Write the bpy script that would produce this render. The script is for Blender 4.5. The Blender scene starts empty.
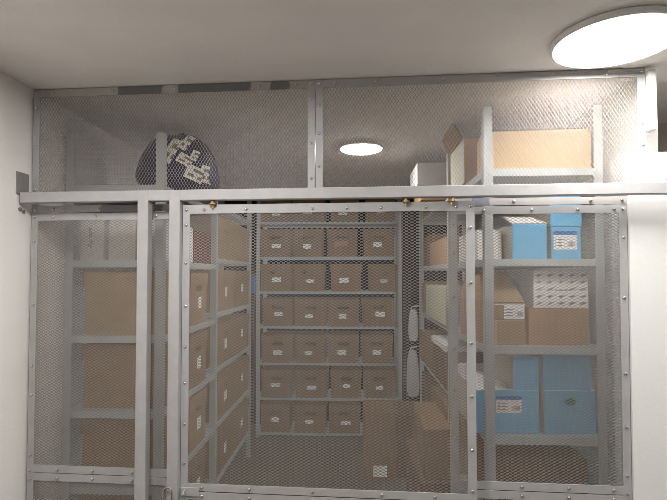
import bpy, bmesh, math, random
from mathutils import Matrix, Vector
random.seed(7)
scene = bpy.context.scene
COL = scene.collection
R = math.radians

# ------------------------------------------------------------------ camera
cd = bpy.data.cameras.new('camera'); cam = bpy.data.objects.new('camera', cd); COL.objects.link(cam)
cam.location = (0, 0, 1.65)
cam.rotation_euler = (R(90 + 1.7), 0, R(2.2))
cd.sensor_width = 36.0; cd.lens = 36.0 * 490.0 / 667.0
cd.shift_y = 10.5 / 667.0
cd.clip_start = 0.05
scene.camera = cam
# ------------------------------------------------------------------ world, exposure
w = bpy.data.worlds.new('world'); scene.world = w; w.use_nodes = True
w.node_tree.nodes['Background'].inputs[0].default_value = (1.0, 0.98, 0.96, 1)
w.node_tree.nodes['Background'].inputs[1].default_value = 0.06
LAMP_OUT = 11.5
LAMP_ADDED = 15.0     # emission of the two unseen lamps added to light the front
#      # emission of the lamp in front of the cage
LAMP_IN = 15.0       # emission of the lamp inside the cage
vs = scene.view_settings
vs.view_transform = 'Standard'; vs.look = 'None'; vs.gamma = 1.0; vs.use_curve_mapping = False
vs.exposure = 2.02
scene.cycles.filter_width = 0.6

# ------------------------------------------------------------------ materials
def s2l(c):
    return tuple(((v / 255) / 12.92 if v / 255 <= 0.04045 else ((v / 255 + 0.055) / 1.055) ** 2.4) for v in c)
def mat(name, rgb, rough=0.7, metal=0.0, var=0.08, scale=12.0, bump=0.0, bscale=60.0, emit=0.0, stretch=(1, 1, 1), spec=0.3):
    m = bpy.data.materials.new(name); m.use_nodes = True
    nt = m.node_tree; b = nt.nodes['Principled BSDF']
    c = s2l(rgb)
    b.inputs['Roughness'].default_value = rough; b.inputs['Metallic'].default_value = metal
    b.inputs['Specular IOR Level'].default_value = spec
    tc = nt.nodes.new('ShaderNodeTexCoord'); mp = nt.nodes.new('ShaderNodeMapping')
    mp.inputs['Scale'].default_value = stretch
    nt.links.new(tc.outputs['Object'], mp.inputs['Vector'])
    n = nt.nodes.new('ShaderNodeTexNoise'); n.inputs['Scale'].default_value = scale; n.inputs['Detail'].default_value = 4
    nt.links.new(mp.outputs['Vector'], n.inputs['Vector'])
    r = nt.nodes.new('ShaderNodeValToRGB')
    r.color_ramp.elements[0].position = 0.3; r.color_ramp.elements[1].position = 0.7
    r.color_ramp.elements[0].color = tuple(v * (1 - var) for v in c) + (1,)
    r.color_ramp.elements[1].color = tuple(min(1, v * (1 + var)) for v in c) + (1,)
    nt.links.new(n.outputs['Fac'], r.inputs['Fac']); nt.links.new(r.outputs['Color'], b.inputs['Base Color'])
    if bump:
        n2 = nt.nodes.new('ShaderNodeTexNoise'); n2.inputs['Scale'].default_value = bscale; n2.inputs['Detail'].default_value = 6
        nt.links.new(mp.outputs['Vector'], n2.inputs['Vector'])
        bp = nt.nodes.new('ShaderNodeBump'); bp.inputs['Strength'].default_value = bump; bp.inputs['Distance'].default_value = 0.01
        nt.links.new(n2.outputs['Fac'], bp.inputs['Height']); nt.links.new(bp.outputs['Normal'], b.inputs['Normal'])
    if emit:
        b.inputs['Emission Color'].default_value = (1.0, 0.985, 0.965, 1); b.inputs['Emission Strength'].default_value = emit
    return m
def patched(name, light, dark, stops, x0, x1):
    """grey paint with darker primer showing in stretches along local X; stops = [(x, is_dark)]"""
    m = mat(name, light, 0.5, 0.0, 0.06, 20)
    nt = m.node_tree; b = nt.nodes['Principled BSDF']
    tc = nt.nodes.new('ShaderNodeTexCoord'); sp = nt.nodes.new('ShaderNodeSeparateXYZ')
    nt.links.new(tc.outputs['Object'], sp.inputs[0])
    mr = nt.nodes.new('ShaderNodeMapRange'); mr.inputs['From Min'].default_value = x0; mr.inputs['From Max'].default_value = x1
    n = nt.nodes.new('ShaderNodeTexNoise'); n.inputs['Scale'].default_value = 40
    nt.links.new(tc.outputs['Object'], n.inputs['Vector'])
    ad = nt.nodes.new('ShaderNodeMath'); ad.operation = 'MULTIPLY_ADD'; ad.inputs[1].default_value = 0.02
    nt.links.new(n.outputs['Fac'], ad.inputs[0]); nt.links.new(sp.outputs['X'], ad.inputs[2])
    nt.links.new(ad.outputs[0], mr.inputs['Value'])
    r = nt.nodes.new('ShaderNodeValToRGB'); r.color_ramp.interpolation = 'CONSTANT'
    e = r.color_ramp.elements
    e.remove(e[1]); e[0].position = 0; e[0].color = (0, 0, 0, 1)
    for x, d in stops:
        k = e.new((x - x0) / (x1 - x0)); k.color = (1, 1, 1, 1) if d else (0, 0, 0, 1)
    nt.links.new(mr.outputs[0], r.inputs['Fac'])
    mx = nt.nodes.new('ShaderNodeMix'); mx.data_type = 'RGBA'
    old = b.inputs['Base Color'].links[0].from_socket
    nt.links.new(r.outputs['Color'], mx.inputs['Factor']); nt.links.new(old, mx.inputs['A'])
    mx.inputs['B'].default_value = s2l(dark) + (1,)
    nt.links.new(mx.outputs['Result'], b.inputs['Base Color'])
    return m

M = {}
M['wall'] = mat('wall_paint', (242, 238, 234), 0.75, 0, 0.025, 3, 0.12, 90)
M['wall_white'] = mat('white_wall_paint', (240, 239, 235), 0.7, 0, 0.015, 4, 0.06, 80)
M['wall_gap_shade'] = mat('wall_gap_shade_paint', (46, 43, 41), 0.8, 0, 0.04, 4, 0.1, 80)  # back wall colour darkened to put shade into the gaps between boxes
M['soffit'] = mat('soffit_paint', (198, 188, 176), 0.8, 0, 0.03, 5, 0.08, 80)
M['ceiling'] = mat('ceiling_paint', (238, 233, 227), 0.85, 0, 0.03, 4, 0.12, 70)
M['floor'] = mat('grey_floor_vinyl', (108, 103, 97), 0.45, 0, 0.06, 5)
M['frame'] = mat('grey_frame_paint', (174, 172, 171), 0.42, 0.0, 0.06, 18, 0.05, 120)
M['frame_mid'] = mat('grey_plate', (142, 138, 134), 0.5, 0.1, 0.12, 14)
M['frame_dark'] = mat('dark_primer', (112, 112, 114), 0.5, 0.0, 0.08, 14)
M['mesh'] = mat('expanded_steel', (162, 155, 148), 0.5, 0.1, 0.1, 9, spec=0.5)
M['rivet'] = mat('bright_rivet', (214, 212, 208), 0.25, 0.9, 0.05, 30)
M['brass'] = mat('brass_bolt', (190, 158, 110), 0.3, 0.9, 0.05, 30)
M['steel'] = mat('polished_steel', (196, 194, 190), 0.25, 0.9, 0.05, 30)
M['rack'] = mat('rack_grey', (182, 184, 183), 0.45, 0.1, 0.06, 8)
M['kraft'] = mat('kraft_card', (148, 119, 88), 0.85, 0, 0.07, 9, stretch=(1, 1, 5))
M['kraft2'] = mat('kraft_card_light', (164, 135, 102), 0.85, 0, 0.07, 9, stretch=(1, 1, 5))
M['kraft3'] = mat('kraft_card_dark', (122, 94, 72), 0.85, 0, 0.08, 9, stretch=(1, 1, 5))
M['kraft4'] = mat('kraft_card_orange', (176, 138, 102), 0.85, 0, 0.06, 9, stretch=(1, 1, 5))
M['kraft5'] = mat('kraft_card_pale', (214, 182, 136), 0.85, 0, 0.05, 9, stretch=(1, 1, 5))
M['paper'] = mat('label_paper', (240, 236, 230), 0.7, 0, 0.06, 60)
M['paper_green'] = mat('label_paper_green', (196, 202, 176), 0.7, 0, 0.06, 60)
M['ink'] = mat('grey_ink', (120, 120, 122), 0.7, 0, 0.25, 90)
M['ink_dark'] = mat('dark_ink', (72, 70, 76), 0.7, 0, 0.1, 60)
M['ink_red'] = mat('red_ink', (190, 130, 105), 0.7, 0, 0.1, 60)
M['white_card'] = mat('white_card', (236, 231, 227), 0.6, 0, 0.03, 10)
M['cream_card'] = mat('cream_card', (196, 190, 172), 0.7, 0, 0.05, 10)
M['sage_card'] = mat('sage_cream_card', (196, 196, 168), 0.7, 0, 0.06, 10)
M['grey_card'] = mat('grey_card', (160, 152, 150), 0.7, 0, 0.06, 10)
M['blue'] = mat('blue_print', (104, 182, 222), 0.55, 0, 0.06, 7)
M['blue_dark'] = mat('dark_blue_print', (44, 104, 170), 0.55, 0, 0.06, 30)
M['green'] = mat('green_print', (40, 120, 110), 0.55, 0, 0.1, 30)
M['red_dark'] = mat('maroon_card', (112, 66, 60), 0.7, 0, 0.08, 10)
M['navy'] = mat('navy_bag', (40, 44, 78), 0.45, 0, 0.15, 8, 0.25, 25)
M['plastic_white'] = mat('white_plastic', (206, 206, 204), 0.5, 0, 0.05, 10, 0.2, 30)
M['tape'] = mat('packing_tape', (190, 164, 130), 0.35, 0, 0.05, 10)
M['tape_white'] = mat('white_tape', (220, 212, 202), 0.4, 0, 0.05, 10)
M['lamp_out'] = mat('lamp_diffuser_front', (245, 245, 245), 0.5, 0, 0.0, 5, emit=LAMP_OUT)
M['lamp_added'] = mat('lamp_diffuser_added', (245, 245, 245), 0.5, 0, 0.0, 5, emit=LAMP_ADDED)
M['lamp_in'] = mat('lamp_diffuser_inside', (245, 245, 245), 0.5, 0, 0.0, 5, emit=LAMP_IN)
M['lamp_rim'] = mat('lamp_rim', (226, 224, 220), 0.4, 0, 0.02, 5)
M['top_bar_left'] = patched('patched_grey_left', (176, 171, 166), (116, 114, 114),
    [(-1.03, 1), (-0.83, 0), (-0.75, 1), (-0.43, 0), (-0.34, 1), (-0.26, 0)], -1.5, 0.0)
M['bar_patch_left'] = patched('patched_grey_panel', (176, 172, 168), (124, 124, 126), [(-1.10, 1), (-0.93, 0), (-0.86, 1), (-0.82, 0)], -1.5, -0.6)
M['bar_patch_right'] = patched('patched_grey_side', (176, 172, 168), (134, 136, 146), [(0.50, 1), (0.57, 0)], 0.4, 1.2)

# ------------------------------------------------------------------ mesh helpers
class MB:
    def __init__(self): self.v = []; self.f = []; self.m = []
    def box(self, x0, x1, y0, y1, z0, z1, mi=0, mat4=None):
        n = len(self.v)
        p = [(x0,y0,z0),(x1,y0,z0),(x1,y1,z0),(x0,y1,z0),(x0,y0,z1),(x1,y0,z1),(x1,y1,z1),(x0,y1,z1)]
        if mat4 is not None: p = [tuple(mat4 @ Vector(q)) for q in p]
        self.v += p
        for q in ((0,3,2,1),(4,5,6,7),(0,1,5,4),(1,2,6,5),(2,3,7,6),(3,0,4,7)):
            self.f.append(tuple(n + i for i in q)); self.m.append(mi)
        return self
    def quad(self, a, b, c, d, mi=0):
        n = len(self.v); self.v += [a, b, c, d]; self.f.append((n, n+1, n+2, n+3)); self.m.append(mi); return self
    def prism(self, pts, axis_from, axis_to, plane='xz', mi=0):
        """extrude polygon pts between two values of the remaining axis"""
        n = len(self.v); k = len(pts)
        def mk(p, t):
            return (p[0], t, p[1]) if plane == 'xz' else ((p[0], p[1], t) if plane == 'xy' else (t, p[0], p[1]))
        self.v += [mk(p, axis_from) for p in pts] + [mk(p, axis_to) for p in pts]
        self.f.append(tuple(n + i for i in range(k))); self.m.append(mi)
        self.f.append(tuple(n + k + i for i in reversed(range(k)))); self.m.append(mi)
        for i in range(k):
            j = (i + 1) % k
            self.f.append((n + i, n + k + i, n + k + j, n + j)); self.m.append(mi)
        return self
    def mesh(self, name, mats, fix=True, smooth=False):
        me = bpy.data.meshes.new(name); me.from_pydata(self.v, [], self.f)
        if not isinstance(mats, (list, tuple)): mats = [mats]
        for q in mats: me.materials.append(M[q] if isinstance(q, str) else q)
        if len(mats) > 1: me.polygons.foreach_set('material_index', self.m)
        if fix:
            bm = bmesh.new(); bm.from_mesh(me); bmesh.ops.recalc_face_normals(bm, faces=bm.faces[:]); bm.to_mesh(me); bm.free()
        if smooth: me.polygons.foreach_set('use_smooth', [True] * len(me.polygons))
        me.update(); return me
def link(name, me, parent=None, loc=(0,0,0), rz=0.0, rot=None):
    o = bpy.data.objects.new(name, me); COL.objects.link(o); o.parent = parent
    o.location = loc; o.rotation_euler = rot if rot else (0, 0, rz); return o
def tag(o, label, cat, group=None):
    o['label'] = label; o['category'] = cat
    if group: o['group'] = group
    return o
def thing(name, label, cat, loc, rz=0.0, group=None):
    return tag(link(name, None, None, loc, rz), label, cat, group)
def struct(name, me, label, cat, loc=(0,0,0)):
    o = link(name, me, None, loc); o['kind'] = 'structure'; tag(o, label, cat); return o
def bevel(me, w=0.003, seg=1):
    bm = bmesh.new(); bm.from_mesh(me)
    bmesh.ops.bevel(bm, geom=bm.edges[:], offset=w, segments=seg, affect='EDGES', profile=0.5)
    bm.to_mesh(me); bm.free(); me.update(); return me
def revolve(profile, n=32):
    mb = MB(); k = len(profile)
    for i in range(n):
        a = 2 * math.pi * i / n
        mb.v += [(r * math.cos(a), r * math.sin(a), z) for r, z in profile]
    for i in range(n):
        j = (i + 1) % n
        for q in range(k - 1):
            mb.f.append((i*k+q, j*k+q, j*k+q+1, i*k+q+1)); mb.m.append(0)
    mb.f.append(tuple(i * k for i in reversed(range(n)))); mb.m.append(0)
    mb.f.append(tuple(i * k + k - 1 for i in range(n))); mb.m.append(0)
    return mb
def tube(pts, r, n=10):
    mb = MB(); P = [Vector(p) for p in pts]
    for i, p in enumerate(P):
        t = (P[min(i+1, len(P)-1)] - P[max(i-1, 0)]).normalized()
        a = t.orthogonal().normalized() if i == 0 else (a - t * a.dot(t)).normalized()
        b = t.cross(a)
        for k in range(n):
            an = 2 * math.pi * k / n; mb.v.append(tuple(p + a * (r * math.cos(an)) + b * (r * math.sin(an))))
    for i in range(len(P) - 1):
        for k in range(n):
            l = (k + 1) % n
            mb.f.append((i*n+k, i*n+l, (i+1)*n+l, (i+1)*n+k)); mb.m.append(0)
    mb.f.append(tuple(reversed(range(n)))); mb.f.append(tuple((len(P)-1)*n + k for k in range(n))); mb.m += [0, 0]
    return mb
ORD = ['first', 'second', 'third', 'fourth', 'fifth', 'sixth', 'seventh', 'eighth']

# ------------------------------------------------------------------ the room
XL, YB, H = -1.44, 5.45, 2.485
XR = 1.21
struct('floor', MB().box(XL - .1, 4.0, -3.0, YB + .1, -.1, 0).mesh('floor', 'floor'), 'pale grey smooth floor seen through the cage mesh', 'floor')
struct('ceiling', MB().box(XL - .1, 4.0, -3.0, YB + .1, H, H + .1).mesh('ceiling', 'ceiling'), 'beige grey painted ceiling over the cage', 'ceiling')
struct('wall_left', MB().box(XL - .1, XL, -3.0, YB + .1, 0, H).mesh('wall_left', 'wall'), 'cream plastered wall along the left of the cage', 'wall')
struct('wall_back', MB().box(XL, XR + .1, YB, YB + .1, 0, H).mesh('wall_back', 'wall_gap_shade'), 'wall behind the back rack, coloured dark for shade in the box gaps', 'wall')
struct('wall_right', MB().box(XR, XR + .09, 2.12, YB, 0, H).mesh('wall_right', 'wall'), 'cream wall inside the cage behind the right rack', 'wall')
struct('wall_front', MB().box(1.100, 4.0, 1.985, 2.12, 0, 2.14).box(1.30, 4.0, 2.12, 2.75, 0, 2.14).mesh('wall_front', 'wall_white'), 'white wall to the right of the wire cage', 'wall')
struct('wall_recess', MB().box(1.30, 4.0, 2.75, 2.85, 0, H).mesh('wall_recess', 'soffit'), 'beige wall set back above the white wall at right', 'wall')

# ------------------------------------------------------------------ lamps
def lamp(label, loc, r, drop, m, dome):
    t = thing('ceiling_light', label, 'ceiling light', (loc[0], loc[1], H), 0, 'round ceiling lights')
    prof = [(r * .90, 0.0), (r * .97, 0.0), (r, -.004), (r, -drop), (r * .985, -drop - .002), (r * .955, -drop - .002), (r * .945, -drop + .002), (r * .90, -.006)]
    link('rim', revolve(prof, 56).mesh('lamp_rim', 'lamp_rim', smooth=False), t)
    z0 = -drop + .003
    dp = [(r * .944 * math.cos(a), z0 - dome * math.sin(a)) for a in [i * math.pi / 2 / 8 for i in range(8)]] + [(r * .03, z0 - dome)]
    link('diffuser', revolve(dp, 56).mesh('lamp_diffuser', m, smooth=True), t)
lamp('large round glowing ceiling light in front of the cage at upper right', (0.925, 1.735), 0.212, 0.022, 'lamp_out', 0.002)
lamp('unseen round ceiling light added before the cage to brighten its front', (-0.62, 1.10), 0.212, 0.022, 'lamp_added', 0.002)  # added out of view to light the cage front and left wall
lamp('unseen round ceiling light added at right to brighten the white wall', (1.75, 0.55), 0.212, 0.022, 'lamp_added', 0.002)  # second added lamp, outside the frame, fills the side walls
lamp('small round glowing ceiling light inside the cage', (0.058, 3.16), 0.140, 0.018, 'lamp_in', 0.028)

# ------------------------------------------------------------------ cage front
ANG = math.atan(-0.0524)
def cage(u, off):            # point of the cage plane u metres along it, off metres towards the room
    return (u * math.cos(ANG) + off * math.sin(ANG), 2.06 + u * math.sin(ANG) - off * math.cos(ANG))
def expanded(w, h, lw=.0215, sw=.0122, tv=.0021, vertical=False):
    """flattened expanded metal: zigzag strands that lie side by side at the knuckles"""
    mb = MB(); A, B = (h, w) if vertical else (w, h)
    na, nb = int(A / (lw / 2)), int(B / (sw / 2))
    da, db = A / na, B / nb
    th = .0009; kn = da * .27
    V, F = mb.v, mb.f
    for k in range(nb):
        base = len(V); n = 0
        for i in range(na + 1):
            up = (i + k) % 2
            b = (k + 1) * db - tv * .46 if up else k * db + tv * .46
            sk = 0.0
            for a in (i * da - kn, i * da + kn):
                a = min(max(a, 0), A); n += 1
                for q, t in ((-tv / 2, -th), (tv / 2, -th), (tv / 2, th), (-tv / 2, th)):
                    V.append((b + q, t + sk, a) if vertical else (a, t + sk, b + q))
        for i in range(n - 1):
            c = base + 4 * i
            for q in range(4):
                r = (q + 1) % 4
                F.append((c + q, c + r, c + 4 + r, c + 4 + q) if not vertical else (c + q, c + 4 + q, c + 4 + r, c + r))
    mb.m = [0] * len(mb.f)
    return mb.mesh('expanded_metal', 'mesh', fix=False)
RIV = revolve([(.0072, 0), (.0070, .0022), (.0053, .0044), (.0022, .0056), (.0006, .0058)], 10).mesh('rivet', 'rivet', smooth=True)
def rivet(t, u, z, y):
    link('rivet', RIV, t, (u, y, z), rot=(R(90), 0, 0))
def bar(t, name, u0, u1, z0, z1, y, th=.004, m='frame', flange=None):
    """flat bar, front at y (towards -Y); flange = edge that folds back"""
    mb = MB().box(u0, u1, y, y + th, z0, z1)
    d = .026
    if flange == 'left': mb.box(u0, u0 + th, y + th, y + d, z0, z1)
    if flange == 'right': mb.box(u1 - th, u1, y + th, y + d, z0, z1)
    if flange == 'top': mb.box(u0, u1, y + th, y + d, z1 - th, z1)
    if flange == 'bottom': mb.box(u0, u1, y + th, y + d, z0, z0 + th)
    o = link(name, mb.mesh(name, m), t); return o
def panel(name, label, u0, u1, rects, off, verticalmesh=False):
    x, y = cage(0, off)
    t = thing(name, label, 'mesh panel', (x, y, rects[0][0]), ANG)
    return t

# --- upper panels
def upper(label, u0, u1, z0, z1, topm, riv_top, riv_l, riv_r, zr=None):
    x, y = cage(0, 0)
    t = thing('mesh_panel', label, 'mesh panel', (x, y, 0), ANG, 'upper mesh panels')
    zr = z0 if zr is None else zr
    bar(t, 'top_bar', u0, u1, z1 - .034, z1, -.008, m=topm, flange='top')
    bar(t, 'bottom_bar', u0, u1 , z0, z0 + .03, -.0075)
    bar(t, 'stile', u0, u0 + .030, z0 + .03, z1 - .034, -.0075, flange='left')
    bar(t, 'stile', u1 - .030, u1, z0 + .03, z1 - .034, -.0075, flange='right')
    e = link('wire_mesh', expanded(u1 - u0 - .012, z1 - z0 - .012, .0225, .0140, .0016, True), t, (u0 + .006, 0, z0 + .006))
    e['kind'] = 'stuff'
    for u in riv_top: rivet(t, u, z1 - .016, -.008)
    for z in riv_l: rivet(t, u0 + .014, z, -.0075)
    for z in riv_r: rivet(t, u1 - .014, z, -.0075)
    return t
upper('wide upper mesh panel under the ceiling on the left, dark patched top bar', -1.432, -0.159, 1.975, 2.481, 'top_bar_left',
      [-1.418, -1.34, -1.06, -.78, -.40, -.24, -.178], [2.40, 2.22, 2.03], [2.40, 2.21, 2.06])
upper('wide upper mesh panel under the ceiling on the right, beside the bright lamp', -0.155, 1.178, 1.975, 2.481, 'frame',
      [-.138, -.07, .10, .38, .60, .82, 1.03, 1.163], [2.37, 2.25, 2.11], [2.37, 2.26, 2.17])
# white channel covering the end of the upper right panel
x, y = cage(1.181, .03)
o = link('end_channel', bevel(MB().box(0, .030, 0, .05, 2.225, 2.47).mesh('end_channel', 'lamp_rim'), .006, 2), None, (x, y, 0), ANG)
tag(o, 'white painted steel channel closing the upper right panel against the soffit', 'channel')

# --- lower fixed panels
def lower(label, u0, u1, zm, ztop, topm, group, riv):
    x, y = cage(0, 0)
    t = thing('mesh_panel', label, 'mesh panel', (x, y, 0), ANG, group)
    bar(t, 'head_bar', u0, u1, ztop - .030, ztop, -.008, m=topm)
    bar(t, 'top_bar', u0, u1, ztop - .066, ztop - .034, -.0075)
    bar(t, 'stile', u0, u0 + .030, .02, ztop - .066, -.0075, flange='left')
    bar(t, 'stile', u1 - .030, u1, .02, ztop - .066, -.0075, flange='right')
    bar(t, 'mid_rail', u0 + .03, u1 - .03, zm - .032, zm, -.0075)
    bar(t, 'mid_rail', u0 + .03, u1 - .03, zm - .068, zm - .036, -.0075)
    bar(t, 'bottom_bar', u0 + .03, u1 - .03, .02, .05, -.0075)
    for (za, zb) in ((zm - .02, ztop - .06), (.03, zm - .05)):
        e = link('wire_mesh', expanded(u1 - u0 - .012, zb - za), t, (u0 + .006, 0, za)); e['kind'] = 'stuff'
    for (u, z) in riv: rivet(t, u, z, -.008)
    return t
lower('lower mesh panel left of the sliding door, against the cream wall', -1.432, -0.748, .818, 1.958, 'bar_patch_left', 'lower mesh panels',
      [(u, 1.943) for u in (-1.415, -1.33, -1.12)] + [(u, 1.908) for u in (-1.418, -1.33, -1.13, -.855)] +
      [(-1.418, z) for z in (1.80, 1.52, 1.25, 1.12, .86, .795, .755)] + [(u, .80) for u in (-1.29, -1.13, -.95)] + [(u, .765) for u in (-1.29, -1.13, -.95)])
lower('lower mesh panel right of the sliding door, against the white wall', 0.402, 1.098, .818, 1.965, 'bar_patch_right', 'lower mesh panels',
      [(u, 1.950) for u in (.66, .96, 1.08)] + [(u, 1.914) for u in (.54, .73, .91, 1.05)] + [(1.083, 1.914), (1.083, 1.80), (1.083, 1.56), (1.083, 1.26), (1.083, 1.05), (1.083, .86), (1.083, .79)] +
      [(u, .802) for u in (.68, .86, 1.03)] + [(u, .766) for u in (.68, .86, 1.03)] +
      [(.417, z) for z in (1.86, 1.74, 1.56, 1.35, 1.18, .99)])

# --- track beam with its two posts
x, y = cage(0, .09)
t = thing('door_track', 'grey steel door track beam across the cage with two posts at its left', 'track beam', (x, y, 0), ANG)
link('beam', bevel(MB().box(-1.428, 1.62, 0, .04, 1.961, 2.006).mesh('beam', 'frame'), .0025), t)
for u in (-.898, -.760):
    link('post', bevel(MB().box(u, u + .046, -.0015, .043, 0, 2.0055).mesh('post', 'frame'), .0025), t)
inv = (Matrix.Translation((x, y, 0)) @ Matrix.Rotation(ANG, 4, 'Z')).inverted()
mb = MB().box(XL, XL + .006, 2.035, 2.110, 2.0, 2.095); mb.v = [tuple(inv @ Vector(p)) for p in mb.v]
link('wall_plate', mb.mesh('wall_plate', 'frame_mid'), t)
for k, (dy, z) in enumerate(((.03, 1.935), (.052, 1.928))):
    link('anchor_bolt', revolve([(.008, 0), (.008, .006), (.004, .009)], 10).mesh('anchor_bolt', 'frame_dark'), t, tuple(inv @ Vector((XL, 2.03 + dy, z))), rot=(0, R(90), 0))

# --- sliding door
x, y = cage(0, .055)
DU0, DU1, DZ = -.712, .492, 1.946
t = thing('sliding_door', 'grey framed wire mesh sliding door in the middle of the cage', 'door', (x, y, 0), ANG)
bar(t, 'top_bar', DU0, DU1, DZ - .038, DZ, -.0075, flange='top')
bar(t, 'stile', DU0, DU0 + .031, .03, DZ - .038, -.0075, flange='left')
bar(t, 'stile', DU1 - .034, DU1, .03, DZ - .0385, -.0078, flange='right')
bar(t, 'corner_plate', DU1 - .034, DU1, DZ - .0385, DZ + .001, -.0082)
bar(t, 'mid_rail', DU0 + .031, DU1 - .034, .757, .787, -.0075)
bar(t, 'mid_rail', DU0 + .031, DU1 - .034, .722, .752, -.0075)
bar(t, 'bottom_bar', DU0 + .031, DU1 - .034, .03, .06, -.0075, flange='bottom')
for (za, zb) in ((.765, DZ - .02), (.04, .74)):
    e = link('wire_mesh', expanded(DU1 - DU0 - .02, zb - za), t, (DU0 + .01, 0, za)); e['kind'] = 'stuff'
for u in (-.697, -.62, -.44, -.16, -.02, .12, .30, .42): rivet(t, u, DZ - .022, -.0075)
rivet(t, DU1 - .016, DZ - .02, -.0082)
for z in (1.86, 1.70, 1.52, 1.35, 1.20, 1.03, .87): rivet(t, DU0 + .015, z, -.0075)
for z in (1.84, 1.62, 1.38, 1.17, .96, .80, .74): rivet(t, DU1 - .017, z, -.0078)
for u in (-.62, -.42, -.16, .12, .33):
    rivet(t, u, .772, -.0075); rivet(t, u, .737, -.0075)
for u in (-.58, .22, .40):
    b = link('roller_bolt', revolve([(.005, 0), (.005, .013), (.015, .014), (.015, .021), (.008, .022), (.008, .029), (.014, .030)], 12).mesh('roller_bolt', 'brass'), t, (u, -.016, DZ - .016))
link('hasp', bevel(MB().box(-.709, -.63, -.013, -.008, .735, .772).mesh('hasp', 'frame'), .002), t)
link('hasp_staple', tube([(-.69, -.013, .745), (-.69, -.03, .748), (-.69, -.036, .754), (-.69, -.03, .760), (-.69, -.013, .763)], .003).mesh('hasp_staple', 'frame'), t)

# --- padlock
px, py = cage(-.748, .105)
t = thing('padlock', 'steel padlock with curved shackle hanging at the door hasp', 'padlock', (px, py, .693), ANG)
link('body', bevel(MB().box(-.024, .024, -.009, .009, 0, .04).mesh('lock_body', 'brass'), .004, 2), t)
link('shackle', tube([(-.017, 0, .038), (-.017, 0, .075)] + [(-.017 * math.cos(a), 0, .075 + .017 * math.sin(a)) for a in [math.pi * i / 10 for i in range(1, 10)]] + [(.017, 0, .075), (.017, 0, .038)], .0038).mesh('shackle', 'steel'), t)

# ------------------------------------------------------------------ racks
def rack(label, x0, x1, ys, zs, ztop, lip=.034):
    t = thing('steel_rack', label, 'shelving rack', ((x0 + x1) / 2, (ys[0] + ys[-1]) / 2, 0), 0, 'steel racks in the cage')
    ox, oy = (x0 + x1) / 2, (ys[0] + ys[-1]) / 2
    a, th = .040, .003
    for j, yy in enumerate(ys):
        for (px, sx) in ((x0, 1), (x1, -1)):
            sy = -1 if j == len(ys) - 1 else 1
            mb = MB().box(min(px, px + sx * a), max(px, px + sx * a), min(yy, yy + sy * th), max(yy, yy + sy * th), 0, ztop)
            mb.box(min(px, px + sx * th), max(px, px + sx * th), min(yy + sy * th, yy + sy * a), max(yy + sy * th, yy + sy * a), 0, ztop)
            mb.v = [(p[0] - ox, p[1] - oy, p[2]) for p in mb.v]
            link('post', mb.mesh('post', 'rack'), t)
    for j in range(len(ys) - 1):
        ya, yb = ys[j] + .004, ys[j + 1] - .004
        for z in (zs if not isinstance(zs[0], (list, tuple)) else zs[j]):
            xa, xb = x0 + .004, x1 - .004
            mb = MB().box(xa, xb, ya, yb, z - .002, z)
            mb.box(xa, xb, ya, ya + .002, z - lip, z - .002).box(xa, xb, yb - .002, yb, z - lip, z - .002)
            mb.box(xa, xa + .002, ya + .002, yb - .002, z - lip, z - .002).box(xb - .002, xb, ya + .002, yb - .002, z - lip, z - .002)
            mb.v = [(p[0] - ox, p[1] - oy, p[2]) for p in mb.v]
            link('shelf', mb.mesh('shelf', 'rack'), t)
    return t
LX0, LX1 = -1.415, -.925
LZ = [2.095, 1.722, 1.352, .986, .62, .25]
LZ2 = [2.14, 1.765, 1.39, 1.01, .63, .25]
LYS = [2.36, 3.30, 4.46]
rack('grey steel rack of brown boxes along the left wall', LX0, LX1, LYS, [LZ, LZ2], 2.356)
BX0, BX1, BY0 = -.985, .500, 5.0
BZ = [2.195, 1.838, 1.481, 1.125, .753, .398, .045]
rack('grey steel rack of archive boxes across the back wall', BX0, BX1, [BY0, BY0 + .43], BZ, 2.44, .022)
RX0, RX1 = .610, 1.150
RZ = [2.143, 1.724, 1.322, .912, .51, .11]
RYS = [2.28, 3.14, 4.50]
rack('grey steel rack of mixed cartons along the right wall', RX0, RX1, RYS, RZ, 2.435)

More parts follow.
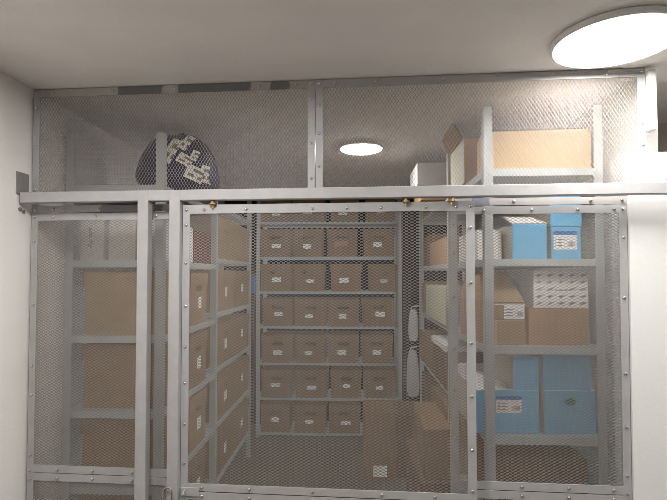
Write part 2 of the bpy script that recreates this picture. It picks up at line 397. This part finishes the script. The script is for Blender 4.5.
# ------------------------------------------------------------------ archive boxes
_ab = {}
def archive_meshes(w, d, h):
    k = (round(w, 3), round(d, 3), round(h, 3))
    if k in _ab: return _ab[k]
    lh = h * .25; tw = .007
    mb = MB()   # tray with a hand hole in its front
    x0, x1 = -w / 2 + tw, w / 2 - tw; y0, y1 = tw, d - tw; zt = h - .006
    hz1, hz0, hx = h - lh + .002, h - lh - .036, .058
    xs = [x0, -hx, hx, x1]; zs = [0, hz0, hz1, zt]
    for i in range(3):
        for j in range(3):
            if i == 1 and j == 1: continue
            mb.quad((xs[i], y0, zs[j]), (xs[i+1], y0, zs[j]), (xs[i+1], y0, zs[j+1]), (xs[i], y0, zs[j+1]))
    yi = y0 + .30
    mb.quad((-hx, y0, hz0), (hx, y0, hz0), (hx, yi, hz0), (-hx, yi, hz0))
    mb.quad((-hx, y0, hz1), (-hx, yi, hz1), (hx, yi, hz1), (hx, y0, hz1))
    mb.quad((-hx, y0, hz0), (-hx, yi, hz0), (-hx, yi, hz1), (-hx, y0, hz1))
    mb.quad((hx, y0, hz0), (hx, y0, hz1), (hx, yi, hz1), (hx, yi, hz0))
    mb.quad((-hx, yi, hz0), (hx, yi, hz0), (hx, yi, hz1), (-hx, yi, hz1))
    mb.quad((x0, y0, 0), (x0, y0, zt), (x0, y1, zt), (x0, y1, 0)); mb.quad((x1, y0, 0), (x1, y1, 0), (x1, y1, zt), (x1, y0, zt))
    mb.quad((x0, y1, 0), (x0, y1, zt), (x1, y1, zt), (x1, y1, 0)); mb.quad((x0, y0, 0), (x0, y1, 0), (x1, y1, 0), (x1, y0, 0))
    mb.quad((x0, y0, zt), (x1, y0, zt), (x1, y1, zt), (x0, y1, zt))
    body = mb.mesh('archive_body', 'kraft', fix=False)
    l = MB(); z0, z1 = h - lh, h
    # lid front skirt with a finger notch over the hand hole
    pts = [(-w/2, z0), (-.06, z0), (-.048, z0 + .014), (.048, z0 + .014), (.06, z0), (w/2, z0), (w/2, z1), (-w/2, z1)]
    l.prism(pts, 0, .0035)
    l.box(-w/2, w/2, d - .0035, d, z0, z1); l.box(-w/2, -w/2 + .0035, .0035, d - .0035, z0, z1); l.box(w/2 - .0035, w/2, .0035, d - .0035, z0, z1)
    l.box(-w/2 + .0035, w/2 - .0035, .0035, d - .0035, z1 - .0035, z1)
    lid = l.mesh('archive_lid', 'kraft')
    _ab[k] = (body, lid); return _ab[k]
_lab = {}
def label_mesh(w, h):
    k = (w, h)
    if k not in _lab: _lab[k] = MB().box(-w/2, w/2, -.0008, .0, 0, h).mesh('label', 'paper')
    return _lab[k]
def archive_box(label, loc, rz, w, d, h, km='kraft', lab=(.085, .045, 0, 0), labm=None, group='archive boxes on the back rack'):
    t = thing('archive_box', label, 'archive box', loc, rz, group)
    b, l = archive_meshes(w, d, h)
    for nm, me in (('body', b), ('lid', l)):
        o = link(nm, me, t)
        o.material_slots[0].link = 'OBJECT'; o.material_slots[0].material = M[km]
    if lab:
        lw, lh, dx, dz = lab
        o = link('label', label_mesh(lw, lh), t, (dx, .0068, h * .34 + dz), rot=(0, R(random.uniform(-4, 4)), 0))
        if labm: o.material_slots[0].link = 'OBJECT'; o.material_slots[0].material = M[labm]
    return t
# back rack: seven shelves of four boxes; (x centre, width) measured per row
rows = [
    [(-.80, .33), (-.45, .33), (-.08, .30), (.29, .31)],
    [(-.79, .315), (-.455, .305), (-.105, .315), (.275, .32)],
    [(-.785, .325), (-.445, .305), (-.065, .325), (.31, .29)],
    [(-.77, .315), (-.43, .33), (-.09, .325), (.265, .325)],
    [(-.77, .325), (-.43, .315), (-.095, .325), (.25, .325)],
    [(-.775, .315), (-.425, .325), (-.065, .32), (.275, .32)],
    [(-.79, .30), (-.435, .325), (-.08, .325), (.27, .32)]]
pos = ['leftmost', 'second from left', 'third from left', 'rightmost']
kr = ['kraft']
for r, row in enumerate(rows):
    h = .255 if r == 0 else .283
    for c, (xc, bw) in enumerate(row):
        lw = random.choice((.075, .085, .095)); lm = None
        sh = 'bottom shelf' if r == 6 else ('top shelf' if r == 0 else ORD[r] + ' shelf down')
        extra = ''
        if (r, c) == (1, 2): lm = 'ink_red'; lw = .14; extra = ', reddish label'; sh = 'second shelf'
        if (r, c) == (2, 3): lm = 'paper_green'; extra = ' with greenish label'
        archive_box(f'brown archive box{extra}, {pos[c]} on the {sh} of the back rack', (xc, BY0 + .006 + random.uniform(0, .02), BZ[r]),
                    R(random.uniform(-1, 1)), bw, .39, h, random.choice(kr),
                    (lw, random.choice((.04, .05)), random.uniform(-.02, .02), random.uniform(-.02, .012)), lm)
# left rack, aisle face: front of each box looks to +X
def left_box(label, y0, y1, z, h, km, lab=(.075, .06, 0, 0), depth=.42, x=LX1 - .006):
    return archive_box(label, (x, (y0 + y1) / 2, z), R(90), y1 - y0, depth, h, km, lab, None, 'archive boxes on the left rack')
nm = {1: 'second', 2: 'third', 3: 'fourth', 4: 'fifth', 5: 'lowest'}
for r in range(1, 6):
    hh = .295
    if r > 1:
        left_box(f'brown archive box nearest the cage front on the {nm[r]} shelf of the left rack', 2.41, 2.76, LZ[r], hh + .022, 'kraft2' if r == 2 else 'kraft', (.07, .06, .0, -.02))
        left_box(f'brown archive box beside the middle post, near bay, {nm[r]} shelf of the left rack', 2.80, 3.13, LZ[r], hh + .015, 'kraft2' if r in (2, 4) else 'kraft', (.07, .07, .02, -.01))
    left_box(f'brown archive box just behind the middle post on the {nm[r]} shelf of the left rack', 3.36, 3.87, LZ2[r], hh, 'kraft2' if r < 3 else 'kraft', (.07, .07, .0, 0.0) if r > 1 else None)
    left_box(f'brown archive box at the far end of the {nm[r]} shelf of the left rack', 3.89, 4.41, LZ2[r], hh, 'kraft2' if r == 1 else 'kraft', (.07, .06, .0, 0.02) if r > 1 else None)

# ------------------------------------------------------------------ cartons
def carton(name, label, x0, x1, y0, y1, z, h, mats='kraft', rz=0.0, group=None, tape=None, cat='box', tapey=None):
    """closed carton; mats is one name or (front/back, sides, top) names"""
    cx = (x0 + x1) / 2; w = x1 - x0; d = y1 - y0
    t = thing(name, label, cat, (cx, y0, z), rz, group)
    mb = MB().box(-w/2, w/2, 0, d, 0, h)
    if isinstance(mats, str): me = mb.mesh('carton', mats)
    else:
        me = mb.mesh('carton', list(mats))
        for p in me.polygons:
            n = p.normal; p.material_index = 0 if abs(n.y) > .5 else (1 if abs(n.x) > .5 else 2)
    bevel(me, .0025)
    link('body', me, t)
    if tape:
        link('tape', MB().box(-.025, .025, -.0012, 0, h * .62, h).box(-.025, .025, -.0012, d + .001, h, h + .0012).mesh('tape', tape), t)
    t['w'] = 0; del t['w']
    return t
def flap(t, me_pts, m, name='flap', th=.004):
    """slanted board given by four corner points (local), with thickness"""
    a, b, c, d = [Vector(p) for p in me_pts]; n = (b - a).cross(d - a).normalized() * th
    mb = MB(); mb.v = [tuple(q) for q in (a, b, c, d)] + [tuple(q + n) for q in (a, b, c, d)]
    mb.f = [(0,1,2,3),(7,6,5,4),(0,4,5,1),(1,5,6,2),(2,6,7,3),(3,7,4,0)]; mb.m = [0]*6
    return link(name, mb.mesh(name, m), t)
def front_label(t, x, z, w, h, m='paper', y=0.0, header=None, block=None, name='label'):
    o = link(name, MB().box(-w/2, w/2, -.001, 0, 0, h).mesh(name, m), t, (x, y, z))
    if header: link('label_header', MB().box(-w/2, w/2, -.0016, -.001, h, h + header).mesh('label_header', 'blue_dark'), o)
    if block:
        mb = MB()
        for k in range(9): mb.box(w*.12 + k*w*.036, w*.12 + k*w*.036 + w*.022, -.0016, -.001, h*.2, h*.55)
        for k in range(3): mb.box(-w*.42, -w*.42 + w*random.uniform(.25, .4), -.0016, -.001, h*(.25 + .2*k), h*(.25 + .2*k) + h*.06)
        link('label_print', mb.mesh('label_print', 'ink'), o)
    return o
BL = ('blue', 'cream_card', 'white_card')
# right rack, shelf at eye height
z = RZ[1]
t = carton('blue_box', 'pale-sided blue box with white lifted lid flap on right rack, beside barcode-labelled one', .752, .912, 2.33, 2.83, z, .165, BL, group='blue boxes on the right rack')
flap(t, [(-.08, 0, .166), (.08, 0, .166), (.05, .10, .205), (-.11, .06, .205)], 'white_card', 'lid_flap')
t = carton('blue_box', 'small blue box with white barcode label under another box, upper shelf of right rack', .930, 1.066, 2.325, 2.70, z, .150, BL, group='blue boxes on the right rack')
front_label(t, -.005, .045, .105, .068, header=.018, block=True)
t = carton('blue_box', 'small blue box on top of the barcode-labelled box, just under the track beam', .925, 1.070, 2.322, 2.70, z + .151, .145, BL, rz=R(-.5), group='blue boxes on the right rack')
t = carton('binder_box', 'narrow white box standing behind the right edge of the sliding door', .618, .735, 2.44, 2.86, z, .15, 'white_card')
t = carton('carton', 'yellowish brown carton facing the aisle on the eye-level shelf of right rack', .622, .95, 3.22, 3.95, z, .18, 'kraft4')
carton('carton', 'dull brown carton at the far end of the eye-level shelf, right rack', .64, 1.05, 4.0, 4.44, z, .26, 'kraft3')
# shelf below
z = RZ[2]
t = carton('carton', 'flat brown carton under the open labelled carton on right rack', .617, .808, 2.33, 2.84, z, .117, 'kraft2')
link('tape', MB().box(-.045, -.035, -.001, 0, .0, .117).mesh('tape', 'tape'), t)
t = carton('carton', 'open brown carton with raised flap and white shipping label on right rack', .617, .808, 2.332, 2.84, z + .118, .080, 'kraft2')
front_label(t, .045, .003, .094, .066, block=True)
link('tape', MB().box(-.0955, .0955, -.0008, 0, .069, .076).mesh('tape', 'tape_white'), t)
flap(t, [(-.0955, 0, .081), (.0955, 0, .081), (.03, .09, .225), (-.0955, .09, .225)], 'kraft2')
flap(t, [(-.0955, .50, .081), (-.0955, .01, .081), (-.075, .10, .21), (-.075, .44, .21)], 'kraft4')
t = carton('carton', 'orange brown carton under the white printed box on right rack', .824, 1.104, 2.335, 2.72, z, .172, 'kraft4')
t = carton('printed_box', 'white box with rows of small grey printed marks on right rack', .846, 1.102, 2.333, 2.70, z + .173, .176, 'white_card', rz=R(1.2))
mb = MB()
for i in range(5):
    for j in range(5):
        cx = -.102 + i * .051; cz = .022 + j * .033
        if i == 2 and j in (2,): continue
        s = random.uniform(.85, 1.1); a = random.uniform(.1, .5)
        pts = [(cx + s * (.012 * math.cos(q) * (1 + .25 * math.cos(2 * q))) , cz + s * (.006 * math.sin(q)) + .012 * math.cos(q) * math.tan(a) * .6) for q in [k * math.pi / 5 for k in range(10)]]
        mb.prism(pts, -.0008, .0)
        mb.prism([(cx + .010, cz + .004), (cx + .022, cz + .008), (cx + .022, cz + .010), (cx + .009, cz + .007)], -.0008, 0)
mb.box(-.025, .03, -.0008, 0, .082, .087)
link('print', mb.mesh('print', 'ink'), t)
carton('carton', 'pale sage cream carton facing the aisle behind the mesh door jamb', .602, .95, 3.2, 4.05, z, .25, 'sage_card')
carton('carton', 'brown carton facing the aisle at far end of sage carton, right rack', .63, 1.05, 4.27, 4.45, z, .27, 'kraft')
# blue boxes
z = RZ[3]
t = carton('blue_box', 'wide blue box with white label, lower left of the four blue boxes', .578, .868, 2.335, 2.78, z, .200, BL, group='blue boxes on the right rack')
front_label(t, .005, .095, .118, .062, header=.016, block=True)
t = carton('blue_box', 'tilted blue box with pale side, upper left of the four blue boxes', .748, .870, 2.335, 2.70, z + .201, .160, ('blue', 'cream_card', 'cream_card'), rz=R(1.5), group='blue boxes on the right rack')
flap(t, [(-.061, 0, .161), (.02, 0, .161), (.0, .08, .178), (-.09, .05, .178)], 'white_card', 'lid_flap')
t = carton('blue_box', 'plain blue box, upper right of the four blue boxes on right rack', .884, 1.108, 2.335, 2.76, z + .201, .170, BL, group='blue boxes on the right rack')
t = carton('blue_box', 'blue box with green printed mark, lower right of the four blue boxes', .892, 1.128, 2.335, 2.78, z, .200, BL, group='blue boxes on the right rack')
link('emblem', MB().prism([(.026 * math.cos(k * math.pi / 6) , .15 + .018 * math.sin(k * math.pi / 6)) for k in range(12)], -.001, 0).mesh('emblem', 'green'), t)
t = carton('carton', 'white-lidded carton on right rack shelf above the floor cartons, facing the aisle', .60, .92, 3.19, 3.72, z, .255, ('kraft', 'kraft3', 'white_card'))
link('lid', bevel(MB().box(-.166, .166, -.006, .536, .245, .285).mesh('lid', 'white_card'), .002), t)
carton('carton', 'brown carton beyond the white-lidded carton on right rack', .60, 1.0, 3.76, 4.44, z, .25, 'kraft')
t = carton('carton', 'low grey carton tucked behind the blue boxes on right rack', .600, .90, 2.82, 3.10, z, .19, ('grey_card', 'grey_card', 'white_card'))
# lower shelves
z = RZ[4]
carton('carton', 'dark brown carton below the blue boxes at the end of right rack', .66, 1.09, 2.34, 2.85, z, .29, 'kraft3')
carton('carton', 'brown carton on the low shelf in the near bay of right rack', .60, 1.0, 2.87, 3.10, z, .30, 'kraft')
carton('carton', 'long brown carton on the low shelf in the far bay of right rack', .60, 1.0, 3.2, 3.78, z, .30, 'kraft')
carton('carton', 'brown carton at the far end of the low shelf of right rack', .62, 1.0, 3.82, 4.44, z, .28, 'kraft3')
# top shelf
z = RZ[0]
t = carton('carton', 'long pale tan carton lying on top of the right rack near the lamp', .640, 1.135, 2.375, 2.575, z, .205, 'kraft5', rz=R(-4.5))
t = carton('carton', 'open brown carton with a raised side flap on top of right rack', .600, .83, 2.63, 3.0, z, .24, ('kraft4', 'cream_card', 'kraft'))
flap(t, [(-.115, .36, .241), (-.115, .02, .241), (-.165, .02, .325), (-.165, .36, .325)], 'kraft3')
carton('carton', 'small orange brown carton under a grey box on top of right rack', .455, .86, 3.25, 3.62, z, .095, 'kraft4')
carton('carton', 'flat grey box overhanging the aisle on top of right rack', .43, .86, 3.24, 3.64, z + .096, .155, ('grey_card', 'white_card', 'grey_card'))
carton('carton', 'brown carton at the far end of the top of right rack', .63, 1.05, 3.75, 4.4, z, .24, 'kraft')

# left rack, near end
z = LZ[1]
t = carton('binder_box', 'white box with dark handwriting up its side, left end of left rack', -1.37, -1.245, 2.41, 2.75, z, .235, 'white_card')
fc = bpy.data.curves.new('handwriting', 'FONT'); fc.body = 'Acropa'; fc.size = .034; fc.shear = .3; fc.extrude = .0004; fc.align_x = 'CENTER'
fo = bpy.data.objects.new('tmp', fc); COL.objects.link(fo)
dg = bpy.context.evaluated_depsgraph_get(); tm = bpy.data.meshes.new_from_object(fo.evaluated_get(dg)); bpy.data.objects.remove(fo)
tm.materials.clear(); tm.materials.append(M['ink_dark'])
link('handwriting', tm, t, (.0, -.001, .115), rot=(R(90), R(-90), 0))
t = carton('binder_box', 'plain white box between the written box and the door post', -1.222, -1.085, 2.41, 2.75, z, .235, 'white_card')
t = carton('binder_box', 'white box at the aisle corner of left rack, seen beside the door stile', -1.06, -.932, 2.41, 2.83, z, .205, 'white_card')
carton('carton', 'dark maroon box behind the white boxes on the left rack', -1.30, -.945, 2.88, 3.24, z, .20, 'red_dark')

# floor pile
t = carton('floor_carton', 'brown carton with pale label standing on the floor before the back rack', .09, .355, 4.02, 4.42, 0, .535, 'kraft')
front_label(t, .0, .02, .11, .09, 'paper')
carton('floor_carton', 'darker brown carton on the floor beside the pale-labelled carton', .362, .585, 4.05, 4.55, 0, .50, 'kraft3')
carton('floor_carton', 'lower brown carton of the floor stack against the right rack', .40, .60, 2.95, 3.75, 0, .42, 'kraft3')
carton('floor_carton', 'upper brown carton of the floor stack against the right rack', .43, .60, 3.0, 3.65, .421, .30, 'kraft', rz=R(-1.5))

# ------------------------------------------------------------------ soft things
def soft(name, label, cat, loc, sx, sy, sz, m, power=2.6, seed=1, amp=.05, seg=28, rng=16, shape=None):
    rnd = random.Random(seed); ph = [rnd.uniform(0, 6.28) for _ in range(9)]
    mb = MB()
    def pw(v, e): return math.copysign(abs(v) ** e, v)
    e = 2.0 / power
    for j in range(rng + 1):
        la = -math.pi / 2 + math.pi * j / rng
        for i in range(seg):
            lo = 2 * math.pi * i / seg
            cx, cy, cz = pw(math.cos(la), e) * pw(math.cos(lo), e), pw(math.cos(la), e) * pw(math.sin(lo), e), pw(math.sin(la), e)
            k = 1 + amp * (math.sin(3*lo + ph[0] + 2*cz) * .5 + math.sin(5*lo + 4*la + ph[1]) * .35 + math.sin(9*lo - 3*la + ph[2]) * .25)
            q = [cx * k * sx / 2, cy * k * sy / 2, (cz * (k if cz > 0 else 1) + 1) * sz / 2]
            if shape: q = shape(q)
            mb.v.append(tuple(q))
    for j in range(rng):
        for i in range(seg):
            l = (i + 1) % seg
            mb.f.append((j*seg+i, j*seg+l, (j+1)*seg+l, (j+1)*seg+i)); mb.m.append(0)
    t = thing(name, label, cat, loc)
    o = link('body', mb.mesh(name, m, smooth=True), t); return t, o
def bag_shape(q):
    f = q[2] / .34
    return [q[0] * (1 - .38 * max(0, f) ** 1.6) + .03 * f, q[1] * (1 - .3 * max(0, f) ** 1.5), q[2]]
t, bo = soft('travel_bag', 'dark navy bag with printed paper sheets stuck on it, top of left rack', 'bag', (-.99, 2.72, LZ[0]), .46, .42, .335, 'navy', 3.2, 3, .05, shape=bag_shape)
# printed sheets lying on the front of the bag
bvh = None
from mathutils.bvhtree import BVHTree
bm = bmesh.new(); bm.from_mesh(bo.data); bvh = BVHTree.FromBMesh(bm)
def sheet_on_bag(cx, cz, w, h, a):
    n = 5; mb = MB(); ink = MB(); ca, sa = math.cos(a), math.sin(a)
    P = {}
    for i in range(n + 1):
        for j in range(n + 1):
            u, v = (i / n - .5) * w, (j / n - .5) * h
            x, z = cx + u * ca - v * sa, cz + u * sa + v * ca
            hit = bvh.ray_cast(Vector((x, -1, z)), Vector((0, 1, 0)))
            if hit[0] is None: hit = bvh.find_nearest(Vector((x, -.15, z)))
            P[i, j] = hit[0] + hit[1] * .003
            mb.v.append(tuple(P[i, j]))
    nrm = -1
    for i in range(n):
        for j in range(n):
            c = i * (n + 1) + j; mb.f.append((c, c + n + 1, c + n + 2, c + 1)); mb.m.append(1 if (j in (1, 3) and 0 < i < n - 0 and (i + j) % 4) else 0)
    me = mb.mesh('printed_sheet', ['paper', 'ink'], fix=False)
    for p in me.polygons:
        if p.normal.y > 0: p.flip()
    link('printed_sheet', me, t)
for s in ((.03, .215, .062, .145, -.42), (.10, .265, .05, .09, -.5), (.105, .165, .075, .055, -.5), (.15, .095, .075, .075, -.4), (.195, .10, .03, .09, -.1), (.15, .19, .035, .06, -.3)):
    sheet_on_bag(*s)
bm.free()
link('handle', tube([(-.02, .02, .30), (-.01, .01, .345), (.03, .01, .355), (.07, .01, .345), (.08, .02, .30)], .008).mesh('handle', 'navy', smooth=True), t)

def hang(q):
    f = q[2] / .42
    return [q[0] * (.82 + .25 * (1 - f)), q[1] * (.6 + .5 * (1 - f)), q[2]]
t, o = soft('plastic_bag', 'larger white plastic bag hanging at the far end of right rack', 'bag', (.555, 4.56, .53), .115, .10, .42, 'plastic_white', 3.5, 5, .06, shape=hang)
link('strap', tube([(-.03, 0, .40), (-.02, -.01, .45), (.05, -.03, .47), (.10, -.04, .45)], .006).mesh('strap', 'plastic_white', smooth=True), t)
t, o = soft('plastic_bag', 'smaller white plastic bag hanging above the larger white bag', 'bag', (.560, 4.56, 1.04), .085, .07, .29, 'plastic_white', 3.5, 8, .05, shape=hang)
link('strap', tube([(-.02, 0, .28), (-.01, -.01, .32), (.05, -.03, .33), (.09, -.04, .31)], .006).mesh('strap', 'plastic_white', smooth=True), t)

# blue tag on the far post of the left rack, small box on the right wall
t = thing('blue_folder', 'small blue plastic folder hung on the far post of left rack', 'folder', (-.895, 4.43, 1.49), R(0))
link('cover', bevel(MB().box(-.022, .022, -.006, .006, 0, .165).mesh('cover', 'blue_dark'), .002), t)
link('clip', MB().box(-.012, .012, -.009, .009, .150, .175).mesh('clip', 'steel'), t)
t = thing('junction_box', 'small white junction box on the wall above the track beam', 'junction box', (1.285, 1.955, 2.03))
link('cover', bevel(MB().box(-.045, .045, 0, .03, 0, .095).mesh('cover', 'lamp_rim'), .004, 2), t)
for zz in (.015, .08): link('screw', RIV, t, (-.032, 0, zz), rot=(R(90), 0, 0))
